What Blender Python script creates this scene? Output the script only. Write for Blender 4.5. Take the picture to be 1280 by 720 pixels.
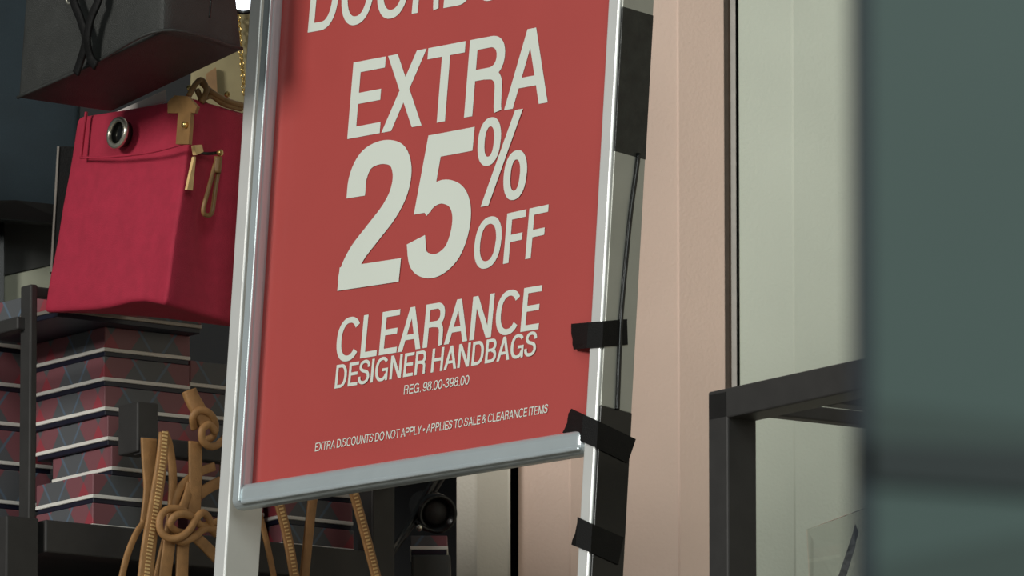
import bpy, bmesh, math, random
from mathutils import Vector, Matrix
random.seed(4)
for o in list(bpy.data.objects): bpy.data.objects.remove(o)
SC = bpy.context.scene
C = SC.collection

# ------------------------------------------------------------------ camera
F_PX = 12000.0                       # focal length in pixels of a 1280x720 frame
PITCH = math.radians(9.7)
CAM = Vector((0, 0, 0.30))
cd = bpy.data.cameras.new('camera'); cam = bpy.data.objects.new('camera', cd); C.objects.link(cam)
cam.location = CAM; cam.rotation_euler = (math.pi/2 + PITCH, 0, 0)
cd.sensor_width = 36; cd.lens = 36*F_PX/1280
cd.clip_start = .1; cd.clip_end = 100
cd.dof.use_dof = True; cd.dof.focus_distance = 11.3; cd.dof.aperture_fstop = 24
SC.camera = cam

# ------------------------------------------------------------------ light
w = bpy.data.worlds.new('world'); SC.world = w; w.use_nodes = True
w.node_tree.nodes['Background'].inputs[0].default_value = (.80, .90, .92, 1)
w.node_tree.nodes['Background'].inputs[1].default_value = .13
def area(name, loc, target, size, power, col=(1, 1, 1), sy=None):
    l = bpy.data.lights.new(name, 'AREA'); l.energy = power; l.color = col; l.size = size
    if sy: l.shape = 'RECTANGLE'; l.size_y = sy
    o = bpy.data.objects.new(name, l); C.objects.link(o); o.location = loc
    o.rotation_euler = (Vector(target) - Vector(loc)).to_track_quat('-Z', 'Y').to_euler()
    return o
area('ceiling_light_shop', (-5.5, 7.0, 4.4), (-.3, 11.3, 2.1), 1.8, 355, (1, .97, .91))
area('fill_light_wall', (.6, 4.6, 4.6), (.4, 12, 2.2), 2.0, 90, (.95, 1, .95))  # unseen fill lamp, added for frontal light on the wall
area('fill_light_panel', (.2, -.6, 4.0), (.4, 4, 1.0), 2.0, 160, (.95, 1, .97))  # unseen fill lamp, added to brighten the foreground panel
SC.view_settings.view_transform = 'Standard'; SC.view_settings.look = 'None'
SC.view_settings.exposure = -.36; SC.view_settings.gamma = 1
SC.view_settings.use_curve_mapping = False

# ------------------------------------------------------------------ projection helpers
cs, sn = math.cos(PITCH), math.sin(PITCH)
def ray(px, py):
    x = (px-640)/F_PX; y = (360-py)/F_PX
    return Vector((x, cs - y*sn, sn + y*cs))
def at(px, py, Y):
    r = ray(px, py); return CAM + r*(Y/r.y)
def hit(px, py, p0, n):
    r = ray(px, py); return CAM + r*((p0-CAM).dot(n)/r.dot(n))
def zat(py, Y, px=640): return at(px, py, Y).z
def xat(px, Y): return at(px, 360, Y).x

# ------------------------------------------------------------------ materials
def srgb(r, g, b):
    f = lambda c: (c/255/12.92) if c/255 <= .04045 else ((c/255+.055)/1.055)**2.4
    return (f(r), f(g), f(b), 1)
def mat(name, col, rough=.5, metal=0, var=.12, nscale=30, bump=.0, bscale=200, spec=.5, coat=0):
    m = bpy.data.materials.new(name); m.use_nodes = True
    nt = m.node_tree; b = nt.nodes['Principled BSDF']
    b.inputs['Roughness'].default_value = rough; b.inputs['Metallic'].default_value = metal
    b.inputs['Specular IOR Level'].default_value = spec; b.inputs['Coat Weight'].default_value = coat
    tc = nt.nodes.new('ShaderNodeTexCoord'); nz = nt.nodes.new('ShaderNodeTexNoise')
    nz.inputs['Scale'].default_value = nscale; nz.inputs['Detail'].default_value = 4
    nt.links.new(tc.outputs['Object'], nz.inputs['Vector'])
    rp = nt.nodes.new('ShaderNodeValToRGB')
    lo = [c*(1-var) for c in col[:3]]; hi = [min(1, c*(1+var)) for c in col[:3]]
    rp.color_ramp.elements[0].color = (*lo, 1); rp.color_ramp.elements[1].color = (*hi, 1)
    rp.color_ramp.elements[0].position = .3; rp.color_ramp.elements[1].position = .7
    nt.links.new(nz.outputs['Fac'], rp.inputs['Fac']); nt.links.new(rp.outputs['Color'], b.inputs['Base Color'])
    if bump:
        n2 = nt.nodes.new('ShaderNodeTexNoise'); n2.inputs['Scale'].default_value = bscale
        nt.links.new(tc.outputs['Object'], n2.inputs['Vector'])
        bp = nt.nodes.new('ShaderNodeBump'); bp.inputs['Strength'].default_value = bump; bp.inputs['Distance'].default_value = .002
        nt.links.new(n2.outputs['Fac'], bp.inputs['Height']); nt.links.new(bp.outputs['Normal'], b.inputs['Normal'])
    return m
def plaid_material():
    m = bpy.data.materials.new('plaid_paper'); m.use_nodes = True
    nt = m.node_tree; N = nt.nodes; L = nt.links; b = N['Principled BSDF']; b.inputs['Roughness'].default_value = .45
    tc = N.new('ShaderNodeTexCoord'); sp = N.new('ShaderNodeSeparateXYZ'); L.new(tc.outputs['Object'], sp.inputs[0])
    oi = N.new('ShaderNodeObjectInfo')
    def M(op, a, b_=None, c=None):
        n = N.new('ShaderNodeMath'); n.operation = op
        for i, v in enumerate((a, b_, c)):
            if v is None: continue
            if isinstance(v, (int, float)): n.inputs[i].default_value = v
            else: L.new(v, n.inputs[i])
        return n.outputs[0]
    s = M('ADD', M('ADD', sp.outputs[0], sp.outputs[1]), M('MULTIPLY', oi.outputs['Random'], .05))
    z = M('MULTIPLY', sp.outputs[2], .75)
    p = M('FRACT', M('MULTIPLY', M('ADD', s, z), 7.5)); q = M('FRACT', M('MULTIPLY', M('SUBTRACT', s, z), 7.5))
    bp_ = M('LESS_THAN', p, .31); bq = M('LESS_THAN', q, .31)
    lp = M('LESS_THAN', M('ABSOLUTE', M('SUBTRACT', p, .66)), .016); lq = M('LESS_THAN', M('ABSOLUTE', M('SUBTRACT', q, .66)), .016)
    def mix(f, c1, c2):
        n = N.new('ShaderNodeMix'); n.data_type = 'RGBA'; L.new(f, n.inputs[0])
        for v, i in ((c1, 6), (c2, 7)):
            if isinstance(v, tuple): n.inputs[i].default_value = v
            else: L.new(v, n.inputs[i])
        return n.outputs[2]
    base = srgb(92, 95, 98); red = srgb(160, 66, 76); half = srgb(96, 60, 66)
    c = mix(M('MULTIPLY', M('ADD', bp_, bq), .5), base, red)
    c = mix(M('MAXIMUM', lp, lq), c, srgb(96, 112, 128))
    L.new(c, b.inputs['Base Color'])
    return m
MT = dict(
 panel_a=mat('painted_panel_cream', srgb(226, 220, 204), .5, 0, .03, 8, .25, 260),
 panel_b=mat('panel_pink_light', srgb(240, 213, 196), .5, 0, .03, 8, .25, 260),  # pink cast of the light put into the panel colour
 panel_c=mat('painted_panel_pale_green', srgb(212, 220, 204), .5, 0, .03, 8, .25, 260),
 steel=mat('brushed_steel', srgb(150, 142, 134), .35, .3, .08, 60),
 darkwall=mat('dark_shop_wall', srgb(26, 28, 30), .7, 0, .1, 5),
 floor=mat('shop_floor', srgb(120, 112, 100), .35, 0, .1, 3),
 chrome=mat('polished_aluminium', srgb(205, 216, 220), .26, .45, .03, 20),
 post=mat('white_satin_aluminium', srgb(222, 224, 222), .3, .22, .03, 20),
 side=mat('grey_satin_metal', srgb(176, 178, 170), .4, .35, .06, 14),
 red=mat('red_poster_print', srgb(184, 74, 70), .42, 0, .03, 6),
 ink=mat('white_poster_print', srgb(226, 234, 224), .5, 0, .02, 6),
 tape=mat('black_cloth_tape', srgb(12, 12, 12), .6, 0, .2, 90, .4, 700, .25),
 black=mat('black_powder_coat', srgb(54, 53, 52), .5, 0, .1, 40, 0, 200, .35),
 gloss=mat('black_glossy_plastic', srgb(22, 23, 22), .25, 0, .15, 30),
 reflection_and_edge=mat('black_reflection_and_edge', srgb(30, 33, 30), .4, 0, .5, 60, .8, 90),  # reflected dark on the post side; also the holder's speckled edge
 bagblack=mat('black_pebbled_leather', srgb(50, 52, 50), .5, 0, .15, 40, .5, 900),
 bagred=mat('crimson_canvas', srgb(178, 38, 66), .75, 0, .08, 60, .5, 1100),
 bagnavy=mat('navy_canvas', srgb(26, 42, 50), .8, 0, .12, 20, .3, 800),
 tan=mat('tan_leather', srgb(164, 122, 76), .55, 0, .15, 80, .3, 700),
 stitch=mat('pale_stitching', srgb(226, 190, 130), .6, 0, .1, 80),
 brown=mat('olive_brown_leather', srgb(138, 104, 62), .5, 0, .15, 60),
 beige=mat('beige_canvas', srgb(150, 140, 104), .7, 0, .08, 30),
 gold=mat('gold_metal', srgb(220, 190, 120), .25, .9, .1, 60),
 silver=mat('silver_metal', srgb(220, 216, 200), .25, .85, .1, 60),
 white=mat('white_card', srgb(236, 234, 226), .5, 0, .02, 20),
 navytrim=mat('navy_box_trim', srgb(24, 26, 44), .4, 0, .1, 40),
 greybox=mat('dark_grey_board', srgb(66, 68, 66), .6, 0, .08, 20),
 paleboard=mat('pale_grey_board', srgb(176, 180, 160), .55, 0, .05, 20),
 teal=mat('dark_teal_laminate', srgb(95, 117, 112), .45, 0, .05, 6),
 tealdark=mat('charcoal_teal', srgb(62, 72, 72), .45, 0, .08, 6),
 edge=mat('blue_black_edge', srgb(40, 50, 62), .5, 0, .08, 10),
 tealgrey=mat('grey_teal', srgb(82, 100, 95), .45, 0, .05, 6),
 plaid=plaid_material())
def glass(name, col, rough=0.02):
    m = bpy.data.materials.new(name); m.use_nodes = True
    b = m.node_tree.nodes['Principled BSDF']; b.inputs['Transmission Weight'].default_value = 1
    b.inputs['Base Color'].default_value = col; b.inputs['Roughness'].default_value = rough; b.inputs['IOR'].default_value = 1.3
    return m
MT['acrylic'] = glass('clear_acrylic', (.96, .97, .95, 1))
def emit(name, col, s):
    m = bpy.data.materials.new(name); m.use_nodes = True
    b = m.node_tree.nodes['Principled BSDF']; b.inputs['Emission Color'].default_value = col; b.inputs['Emission Strength'].default_value = s
    return m
MT['lampglow'] = emit('lamp_glow', (.85, .92, 1, 1), 6)

# ------------------------------------------------------------------ object helpers
WM = {}                                   # world matrices of parents
def mesh_obj(name, verts, faces, m, parent=None, smooth=False, world=True):
    """verts in world space; moved into the parent's space (or given a base origin)"""
    vs = [Vector(v) for v in verts]
    if parent is not None:
        if world:
            inv = WM[parent].inverted(); vs = [inv @ v for v in vs]
        M_ = WM[parent]
        o = None
    me = bpy.data.meshes.new(name)
    org = None
    if parent is None:
        zs = min(v.z for v in vs); org = Vector((sum(v.x for v in vs)/len(vs), sum(v.y for v in vs)/len(vs), zs))
        vs = [v-org for v in vs]
    me.from_pydata([tuple(v) for v in vs], [], faces); me.validate(); me.update()
    bm = bmesh.new(); bm.from_mesh(me); bmesh.ops.recalc_face_normals(bm, faces=bm.faces); bm.to_mesh(me); bm.free()
    me.materials.append(m if not isinstance(m, str) else MT[m])
    if smooth:
        for p in me.polygons: p.use_smooth = True
    o = bpy.data.objects.new(name, me); C.objects.link(o)
    if parent is not None: o.parent = parent; WM[o] = WM[parent]
    else: o.location = org; WM[o] = Matrix.Translation(org)
    return o
def tag(o, label, cat, group=None):
    o['label'] = label; o['category'] = cat
    if group: o['group'] = group
    return o
def thing(name, label, cat, loc=(0, 0, 0), rotz=0, group=None, mtx=None):
    o = bpy.data.objects.new(name, None); C.objects.link(o); o.empty_display_size = .05
    M_ = mtx if mtx is not None else Matrix.Translation(Vector(loc)) @ Matrix.Rotation(rotz, 4, 'Z')
    o.matrix_world = M_; WM[o] = M_
    return tag(o, label, cat, group)
def structure(o): o['kind'] = 'structure'; return o
BOXF = [(0, 3, 2, 1), (4, 5, 6, 7), (0, 1, 5, 4), (1, 2, 6, 5), (2, 3, 7, 6), (3, 0, 4, 7)]
def boxv(x0, x1, y0, y1, z0, z1):
    return [(x0, y0, z0), (x1, y0, z0), (x1, y1, z0), (x0, y1, z0), (x0, y0, z1), (x1, y0, z1), (x1, y1, z1), (x0, y1, z1)]
def bevelled(verts, faces, w, seg=2):
    bm = bmesh.new(); vs = [bm.verts.new(v) for v in verts]
    for f in faces: bm.faces.new([vs[i] for i in f])
    bmesh.ops.recalc_face_normals(bm, faces=bm.faces)
    bmesh.ops.bevel(bm, geom=list(bm.edges), offset=w, segments=seg, profile=.5, affect='EDGES')
    V = [v.co.copy() for v in bm.verts]; bm.verts.index_update(); Fc = [[v.index for v in f.verts] for f in bm.faces]
    bm.free(); return V, Fc
def box(name, b, m, parent=None, bev=.002, seg=2, local=True):
    v, f = bevelled(boxv(*b), BOXF, bev, seg) if bev else (boxv(*b), BOXF)
    return mesh_obj(name, v, f, m, parent, False, world=not local)
def prism(name, poly, ext, m, parent=None, world=True):
    """polygon of 3-D points extruded by vector ext"""
    n = len(poly); ext = Vector(ext); v = [Vector(p) for p in poly] + [Vector(p)+ext for p in poly]
    f = [tuple(range(n)), tuple(range(2*n-1, n-1, -1))] + [(i, (i+1) % n, n+(i+1) % n, n+i) for i in range(n)]
    return mesh_obj(name, v, f, m, parent, False, world)
def softbox(c8, seg=10, bulge=(0, 0), rnd=.08, fn=None):
    """c8: 4 bottom corners (ccw) + 4 top corners; a rounded, slightly swollen cushion-like solid"""
    c8 = [Vector(p) for p in c8]; bm = bmesh.new(); bmesh.ops.create_cube(bm, size=2)
    bmesh.ops.bevel(bm, geom=list(bm.edges), offset=rnd*2, segments=3, profile=.5, affect='EDGES')
    bmesh.ops.subdivide_edges(bm, edges=[e for e in bm.edges if e.calc_length() > .3], cuts=seg, use_grid_fill=True)
    bmesh.ops.triangulate(bm, faces=[f for f in bm.faces if len(f.verts) > 4])
    V = []
    for v in bm.verts:
        x, y, z = v.co
        if bulge[0] and abs(y) > .9: y += math.copysign(bulge[0]*(1-x*x)*(1-z*z), y)
        if bulge[1] and abs(x) > .9: x += math.copysign(bulge[1]*(1-y*y)*(1-z*z), x)
        if fn: x, y, z = fn(x, y, z)
        a, b_, c = (x+1)/2, (y+1)/2, (z+1)/2
        bl = (c8[0]*(1-a)+c8[1]*a)*(1-b_) + (c8[3]*(1-a)+c8[2]*a)*b_
        tp = (c8[4]*(1-a)+c8[5]*a)*(1-b_) + (c8[7]*(1-a)+c8[6]*a)*b_
        V.append(bl*(1-c)+tp*c)
    bm.verts.index_update(); Fc = [[v.index for v in f.verts] for f in bm.faces]; bm.free()
    return V, Fc
def smoothpath(pts, n=8):
    P = [Vector(p) for p in pts]
    if len(P) < 3: return [P[0].lerp(P[-1], i/n) for i in range(n+1)]
    Q = [2*P[0]-P[1]] + P + [2*P[-1]-P[-2]]; out = []
    for i in range(1, len(Q)-2):
        p0, p1, p2, p3 = Q[i-1:i+3]
        for k in range(n):
            t = k/n
            out.append(.5*((2*p1)+(p2-p0)*t+(2*p0-5*p1+4*p2-p3)*t*t+(3*p1-p0-3*p2+p3)*t**3))
    out.append(P[-1]); return out
def sweep(path, w, t, face=(0, -1, -.17), sides=12, flat=False):
    """band or cord: cross-section w wide, t thick, thickness pointing along 'face'"""
    face = Vector(face).normalized(); V = []; Fc = []; n = len(path)
    prof = [(-.5, -.35), (-.42, -.5), (.42, -.5), (.5, -.35), (.5, .35), (.42, .5), (-.42, .5), (-.5, .35)] if flat else \
           [(.5*math.cos(2*math.pi*i/sides), .5*math.sin(2*math.pi*i/sides)) for i in range(sides)]
    k = len(prof)
    for i, p in enumerate(path):
        d = (path[min(i+1, n-1)]-path[max(i-1, 0)]).normalized()
        s = d.cross(face)
        s = s.normalized() if s.length > 1e-4 else Vector((1, 0, 0))
        f = s.cross(d).normalized()
        ww = w(i/(n-1)) if callable(w) else w
        for a, b_ in prof: V.append(p + s*a*ww + f*b_*t)
        if i: 
            for j in range(k): Fc.append(((i-1)*k+j, (i-1)*k+(j+1) % k, i*k+(j+1) % k, i*k+j))
    Fc.append(tuple(range(k))[::-1]); Fc.append(tuple(range((n-1)*k, n*k)))
    return V, Fc
def lathe(prof, axis_o, axis_d, n=20):
    """profile list (r, h) spun about an axis"""
    d = Vector(axis_d).normalized(); u = d.orthogonal().normalized(); v = d.cross(u); o = Vector(axis_o); V = []; Fc = []
    for r, h in prof:
        for i in range(n):
            a = 2*math.pi*i/n; V.append(o + d*h + (u*math.cos(a)+v*math.sin(a))*r)
    for j in range(len(prof)-1):
        for i in range(n): Fc.append((j*n+i, j*n+(i+1) % n, (j+1)*n+(i+1) % n, (j+1)*n+i))
    Fc.append(tuple(range(n))[::-1]); Fc.append(tuple(range((len(prof)-1)*n, len(prof)*n)))
    return V, Fc
def torus(c, nrm, R, r, n=28, k=8, sx=1.0):
    d = Vector(nrm).normalized(); u = Vector((0, 0, 1)).cross(d).normalized(); v = d.cross(u); c = Vector(c); V = []; Fc = []
    for i in range(n):
        a = 2*math.pi*i/n; e = u*math.cos(a)*sx + v*math.sin(a)
        for j in range(k):
            b_ = 2*math.pi*j/k; V.append(c + e*(R+r*math.cos(b_)) + d*r*math.sin(b_))
    for i in range(n):
        for j in range(k): Fc.append((i*k+j, ((i+1) % n)*k+j, ((i+1) % n)*k+(j+1) % k, i*k+(j+1) % k))
    return V, Fc

# ------------------------------------------------------------------ setting
structure(box('floor', (-4, 4, 1, 14.2, -.05, 0), 'floor', None, 0, local=False))
wl = structure(box('wall_left', (-4, xat(574, 12.35), 12.9, 13.1, 0, 4.6), 'darkwall', None, 0, local=False))
YW = 12.2
wb = structure(box('wall_back', (xat(574, 12.35), 4, YW+.14, YW+.34, 0, 4.6), 'darkwall', None, 0, local=False))
def wall_panel(p0, c0, c1, p1, m, dep=.014):
    # a tall panel: flat middle between two creases, margins folding back
    xs = [xat(p, YW) for p in (p0, c0, c1, p1)]
    pts = [(xs[0], YW+.15), (xs[0], YW+dep), (xs[1]-.0014, YW+.0022), (xs[1]+.0014, YW), (xs[2]-.0014, YW), (xs[2]+.0014, YW-.0022), (xs[3], YW+dep*.6), (xs[3], YW+.15)]
    r = .002
    return prism('wall_panel', [(x, y, 0.001) for x, y in pts], (0, 0, 4.58), m, wb)
wall_panel(571, 595, 636, 638, 'panel_a')
wall_panel(648, 712, 848, 906, 'panel_b')
wall_panel(925, 992, 1130, 1196, 'panel_c')
wall_panel(1212, 1276, 1412, 1470, 'panel_a')
wall_panel(1486, 1550, 1690, 1750, 'panel_a')
for a, b_ in ((906, 925), (1196, 1212), (1470, 1486)):        # metal channel between two panels
    x0, x1 = xat(a, YW), xat(b_, YW)
    q = prism('metal_strip', [(x0, YW+.15, .001), (x0, YW+.034, .001), (x0+.006, YW+.030, .001), (x0+.009, YW+.022, .001), (x1-.004, YW+.022, .001), (x1-.004, YW+.15, .001)], (0, 0, 4.58), 'steel', wb)

structure(box('wall_right', (2.3, 2.5, 8.6, YW+.14, 0, 4.6), 'panel_a', None, 0, local=False))
# ------------------------------------------------------------------ the sign stand
TH = math.radians(46.5); PH = math.radians(4.4)
r_ = Vector((math.cos(TH), -math.sin(TH), 0))
u_ = Vector((math.sin(PH)*math.sin(TH), math.sin(PH)*math.cos(TH), math.cos(PH)))
n_ = u_.cross(r_) * 1.0
if n_.y > 0: n_ = -n_
S0 = at(540, 330, 11.0)
SM = Matrix(((r_.x, n_.x, u_.x, S0.x), (r_.y, n_.y, u_.y, S0.y), (r_.z, n_.z, u_.z, S0.z), (0, 0, 0, 1)))   # local x=right, y=out, z=up
SI = SM.inverted()
def sl(px, py, wv=0):      # pixel -> sign-plane coordinates at height wv in front of the poster
    p = SI @ hit(px, py, S0 + n_*wv, n_); return p
vfloor = -S0.z/u_.z
root = bpy.data.objects.new('sign_stand', None); C.objects.link(root)
root.matrix_world = SM @ Matrix.Translation((0, 0, vfloor)); WM[root] = SM
tag(root, 'tall leaning metal sign stand holding a red clearance sale poster', 'sign')
# parts are built in the stand's own axes; the empty sits at the foot
SHIFT = Vector((0, 0, -vfloor))
def sp(name, verts, faces, m, parent=None, smooth=False):
    o = mesh_obj(name, [Vector(v)+SHIFT for v in verts], faces, m, parent or root, smooth, world=False); return o
def spbox(name, b, m, parent=None, bev=.002, seg=3):
    v, f = bevelled(boxv(*b), BOXF, bev, seg); return sp(name, v, f, m, parent)
WF = .004                                            # front of the posts
WR = .019                                            # front of the right post
RL = .021                                            # front of the raised frame rails
redL = (sl(352, 0).x + sl(318, 608).x)/2; redR = (sl(761, 0).x + sl(729, 540).x)/2
redB = (sl(318, 608).z + sl(729, 541).z)/2; redT = redB + .86
postRx1 = (sl(775, 0, WR).x + sl(743, 560, WR).x + sl(735, 720, WR).x)/3
postLx0 = (sl(312, 0, WF).x + sl(268, 690, WF).x)/2
railLx0 = (sl(322, 100, RL).x + sl(299, 600, RL).x)/2
ztop = redT + .05
posts = []
def post(x0, x1, y0, y1):
    v, f = bevelled(boxv(x0, x1, y0, y1, vfloor+.02, ztop), BOXF, .0025, 3)
    o = sp('post', v, f, 'post'); return o
pl = post(postLx0, postLx0+.021, -.050, WF); pr = post(postRx1-.019, postRx1, -.034, WR)
# outer cheek of the right post: its reflections put in as grey and black pieces, with a dark line
def sz(py, px=770): return (SI @ hit(px, py, S0 + r_*postRx1, r_)).z
z13, z190, z512 = sz(14, 795), sz(195, 786), sz(512, 768)
spbox('cheek_strip', (postRx1+.0002, postRx1+.003, -.0325, WR-.003, z512, ztop), 'side', pr, .0008)
spbox('upper_reflection', (postRx1+.0002, postRx1+.0034, -.033, WR-.0028, z190, z13), 'reflection_and_edge', pr, .0008)
spbox('lower_reflection', (postRx1+.0002, postRx1+.0034, -.033, WR-.0028, vfloor+.3, z512), 'gloss', pr, .0008)
cp = [SI @ hit(px, py, S0 + r_*(postRx1+.004), r_) for px, py in ((798, 192), (795, 216), (788, 268), (781, 340), (776, 398), (774.5, 430), (772, 500), (771.5, 512))]
v, f = sweep(smoothpath(cp, 6), .006, .006, (1, 0, 0)); sp('dark_line', v, f, 'gloss', None, True)
# frame rails with a rounded moulded profile
def rail(name, x0, x1, z0, z1, axis):
    out = spbox('frame_rail', (x0, x1, -.006, RL, z0, z1), 'chrome', None, .0105, 6)
    return out
botH = .029
railLx1 = redL
rail('l', railLx0, railLx1, redB-botH, redT, 'z')
rail('b', railLx0, postRx1-.018, redB-botH, redB, 'x')
rail('t', railLx0, postRx1-.018, redT, redT+botH, 'x')
# groove bead on the left rail and lip on the bottom rail
spbox('rail_bead', (railLx0+.008, railLx0+.0115, RL-.002, RL+.003, redB-botH+.006, redT), 'chrome', None, .0015)
spbox('rail_bead', (railLx0+.012, postRx1-.023, RL-.003, RL+.002, redB-botH+.003, redB-botH+.008), 'chrome', None, .002)
spbox('cross_bar', (postLx0+.015, postRx1-.015, -.045, -.02, redT+.02, redT+.045), 'post')
for x in (postLx0, postRx1-.021):
    M_ = SI
    foot = [S0 + r_*(x+.0105) ]
    c0 = SM @ Vector((x+.0105, -.02, vfloor+.02)); hn = Vector((n_.x, n_.y, 0)).normalized(); 
    q = [c0 + hn*a + r_*b_ for a, b_ in ((-.22, -.03), (.22, -.03), (.22, .03), (-.22, .03))]
    qq = [Vector((p.x, p.y, .001)) for p in q] + [Vector((p.x, p.y, .04)) for p in q]
    sp('foot', [SI @ p for p in qq], BOXF, 'post')
poster = spbox('poster', (redL-.004, redR+.018, -.003, 0, redB-.006, redT+.004), 'red', None, .0005, 1)
# lettering
def G_rect(x0, y0, x1, y1): return [[(x0, y0), (x1, y0), (x1, y1), (x0, y1)]]
def G_arc(cx, cy, rx, ry, a0, a1, tx, ty, n=36, e=2.25):
    out = []; prev = None
    n = max(4, int(n*abs(a1-a0)/360))
    for i in range(n+1):
        a = math.radians(a0+(a1-a0)*i/n); c_, s_ = math.cos(a), math.sin(a)
        k = (abs(c_)**e+abs(s_)**e)**(-1/e)
        o_ = (cx+rx*c_*k, cy+ry*s_*k); q = (cx+(rx-tx)*c_*k, cy+(ry-ty)*s_*k)
        if prev: out.append([prev[1], prev[0], o_, q])
        prev = (o_, q)
    return out
def G_stroke(pts, w, h=None):
    h = h or w
    P = [p.to_2d() for p in smoothpath([(x, y, 0) for x, y in pts], 6)]; out = []; prev = None
    for i, p in enumerate(P):
        d = (P[min(i+1, len(P)-1)]-P[max(i-1, 0)]).normalized(); nx, ny = -d.y, d.x
        a = (p.x+nx*w/2, p.y+ny*h/2); b2 = (p.x-nx*w/2, p.y-ny*h/2)
        if prev: out.append([prev[0], prev[1], b2, a])
        prev = (a, b2)
    return out
def glyph(ch, s, h):
    """upright grotesque capitals and figures, cap height 1: (polygons, width, left bearing, right bearing)"""
    R, A, S = G_rect, G_arc, G_stroke
    if ch == 'E': return R(0, 0, s, 1)+R(s, 0, .60, h)+R(s, .5-h*.42, .56, .5+h*.58)+R(s, 1-h, .60, 1), .60, .07, .03
    if ch == 'F': return R(0, 0, s, 1)+R(s, .47-h*.42, .52, .47+h*.58)+R(s, 1-h, .58, 1), .58, .07, .02
    if ch == 'L': return R(0, 0, s, 1)+R(s, 0, .56, h), .56, .07, .01
    if ch == 'T': return R(0, 1-h, .68, 1)+R(.34-s/2, 0, .34+s/2, 1-h), .68, .01, .01
    if ch == 'I': return R(0, 0, s, 1), s, .07, .07
    if ch == 'H': return R(0, 0, s, 1)+R(.72-s, 0, .72, 1)+R(s, .5-h*.4, .72-s, .5+h*.6), .72, .07, .07
    if ch == 'N': return R(0, 0, s, 1)+R(.72-s, 0, .72, 1)+[[(s*.99, 1), (s*.5, 1), (.72-s*1.0, 0), (.72-s*.5, 0)]] + [[(0, 1), (s*1.12, 1), (.72, 0), (.72-s*1.12, 0)]], .72, .07, .07
    if ch == 'M': return R(0, 0, s, 1)+R(.86-s, 0, .86, 1)+[[(0, 1), (s*1.2, 1), (.43+s*.5, 0), (.43-s*.5, 0)], [(.86, 1), (.86-s*1.2, 1), (.43-s*.5, 0), (.43+s*.5, 0)]], .86, .07, .07
    if ch == 'A': return [[(0, 0), (s*1.05, 0), (.39+s*.52, 1), (.39-s*.52, 1)], [(.78, 0), (.78-s*1.05, 0), (.39-s*.52, 1), (.39+s*.52, 1)]]+R(.17, .25, .61, .25+h*.9), .78, .0, .0
    if ch == 'X': return [[(0, 0), (s*1.2, 0), (.72, 1), (.72-s*1.2, 1)], [(.01, 1), (.01+s*1.2, 1), (.74, 0), (.74-s*1.2, 0)]], .74, .0, .0
    if ch == 'Y': return [[(0, 1), (s*1.15, 1), (.37+s*.5, .40), (.37-s*.5, .40)], [(.74, 1), (.74-s*1.15, 1), (.37-s*.5, .40), (.37+s*.5, .40)]]+R(.37-s/2, 0, .37+s/2, .42), .74, .0, .0
    if ch == 'O': return A(.41, .5, .41, .515, 0, 360, s*1.04, h), .82, .04, .04
    if ch == 'C': return A(.41, .5, .41, .515, 38, 322, s*1.04, h), .76, .04, .03
    if ch == 'G': return A(.41, .5, .41, .515, 40, 330, s*1.04, h)+R(.44, .40, .80, .40+h*.9)+R(.80-s*.85, 0, .80, .40), .80, .04, .06
    if ch == 'D': return R(0, 0, s, 1)+R(s, 0, .34, h)+R(s, 1-h, .34, 1)+A(.33, .5, .39, .5, -90, 90, s*1.04, h), .72, .07, .04
    if ch in 'RP':
        ly, lr = (.725, .275) if ch == 'R' else (.71, .29)
        g = R(0, 0, s, 1)+R(s, 1-h, .39, 1)+R(s, ly-lr, .39, ly-lr+h)+A(.38, ly, .28, lr, -90, 90, s, h)
        if ch == 'R': return g+S([(.33, .513), (.49, .485), (.575, .39), (.592, .24), (.597, .10), (.612, 0)], s*.88), .70, .07, .02
        return g, .66, .07, .03
    if ch == 'B': return R(0, 0, s, 1)+R(s, 1-h, .38, 1)+R(s, .47, .38, .47+h*.9)+R(s, 0, .38, h)+A(.37, .735, .265, .265, -90, 90, s, h)+A(.37, .285, .31, .285, -90, 90, s, h), .68, .07, .04
    if ch == 'U': return R(0, .3, s, 1)+R(.70-s, .3, .70, 1)+A(.35, .33, .35, .345, 180, 360, s, h), .70, .07, .07
    if ch == 'S': return S([(.60, .70), (.57, .84), (.47, .925), (.33, .95), (.17, .905), (.09, .78), (.12, .65), (.24, .57), (.40, .525), (.54, .46), (.605, .33), (.595, .20), (.50, .09), (.34, .05), (.17, .085), (.085, .19), (.065, .32)], s, h), .67, .03, .03
    if ch == '2': return S([(.085, .64), (.09, .78), (.16, .89), (.31, .925), (.46, .885), (.53, .77), (.52, .63), (.44, .50), (.30, .37), (.17, .25), (.10, .14), (.085, .06)], s, h)+R(0, 0, .61, h*.98), .61, .03, .03
    if ch == '5': return R(.12, 1-h, .575, 1)+[[(.11, 1), (.11+s*.9, 1), (.07+s*.75, .46), (.035, .46)]]+S([(.11, .50), (.20, .565), (.32, .585), (.45, .535), (.52, .43), (.525, .29), (.47, .155), (.36, .085), (.24, .08), (.13, .14), (.085, .28)], s, h), .61, .03, .03
    if ch == '3': return S([(.08, .70), (.12, .86), (.29, .935), (.46, .87), (.50, .74), (.42, .59), (.27, .54)], s, h)+S([(.27, .54), (.46, .48), (.54, .30), (.46, .12), (.29, .065), (.12, .13), (.07, .29)], s, h), .61, .03, .03
    if ch == '8': return A(.30, .745, .26, .265, 0, 360, s, h)+A(.30, .275, .30, .285, 0, 360, s, h), .60, .03, .03
    if ch == '9': return A(.30, .67, .29, .34, 0, 360, s, h)+S([(.525, .66), (.52, .36), (.44, .13), (.28, .06), (.13, .12), (.08, .24)], s, h), .60, .03, .03
    if ch == '0': return A(.30, .5, .30, .51, 0, 360, s, h), .60, .03, .03
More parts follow.
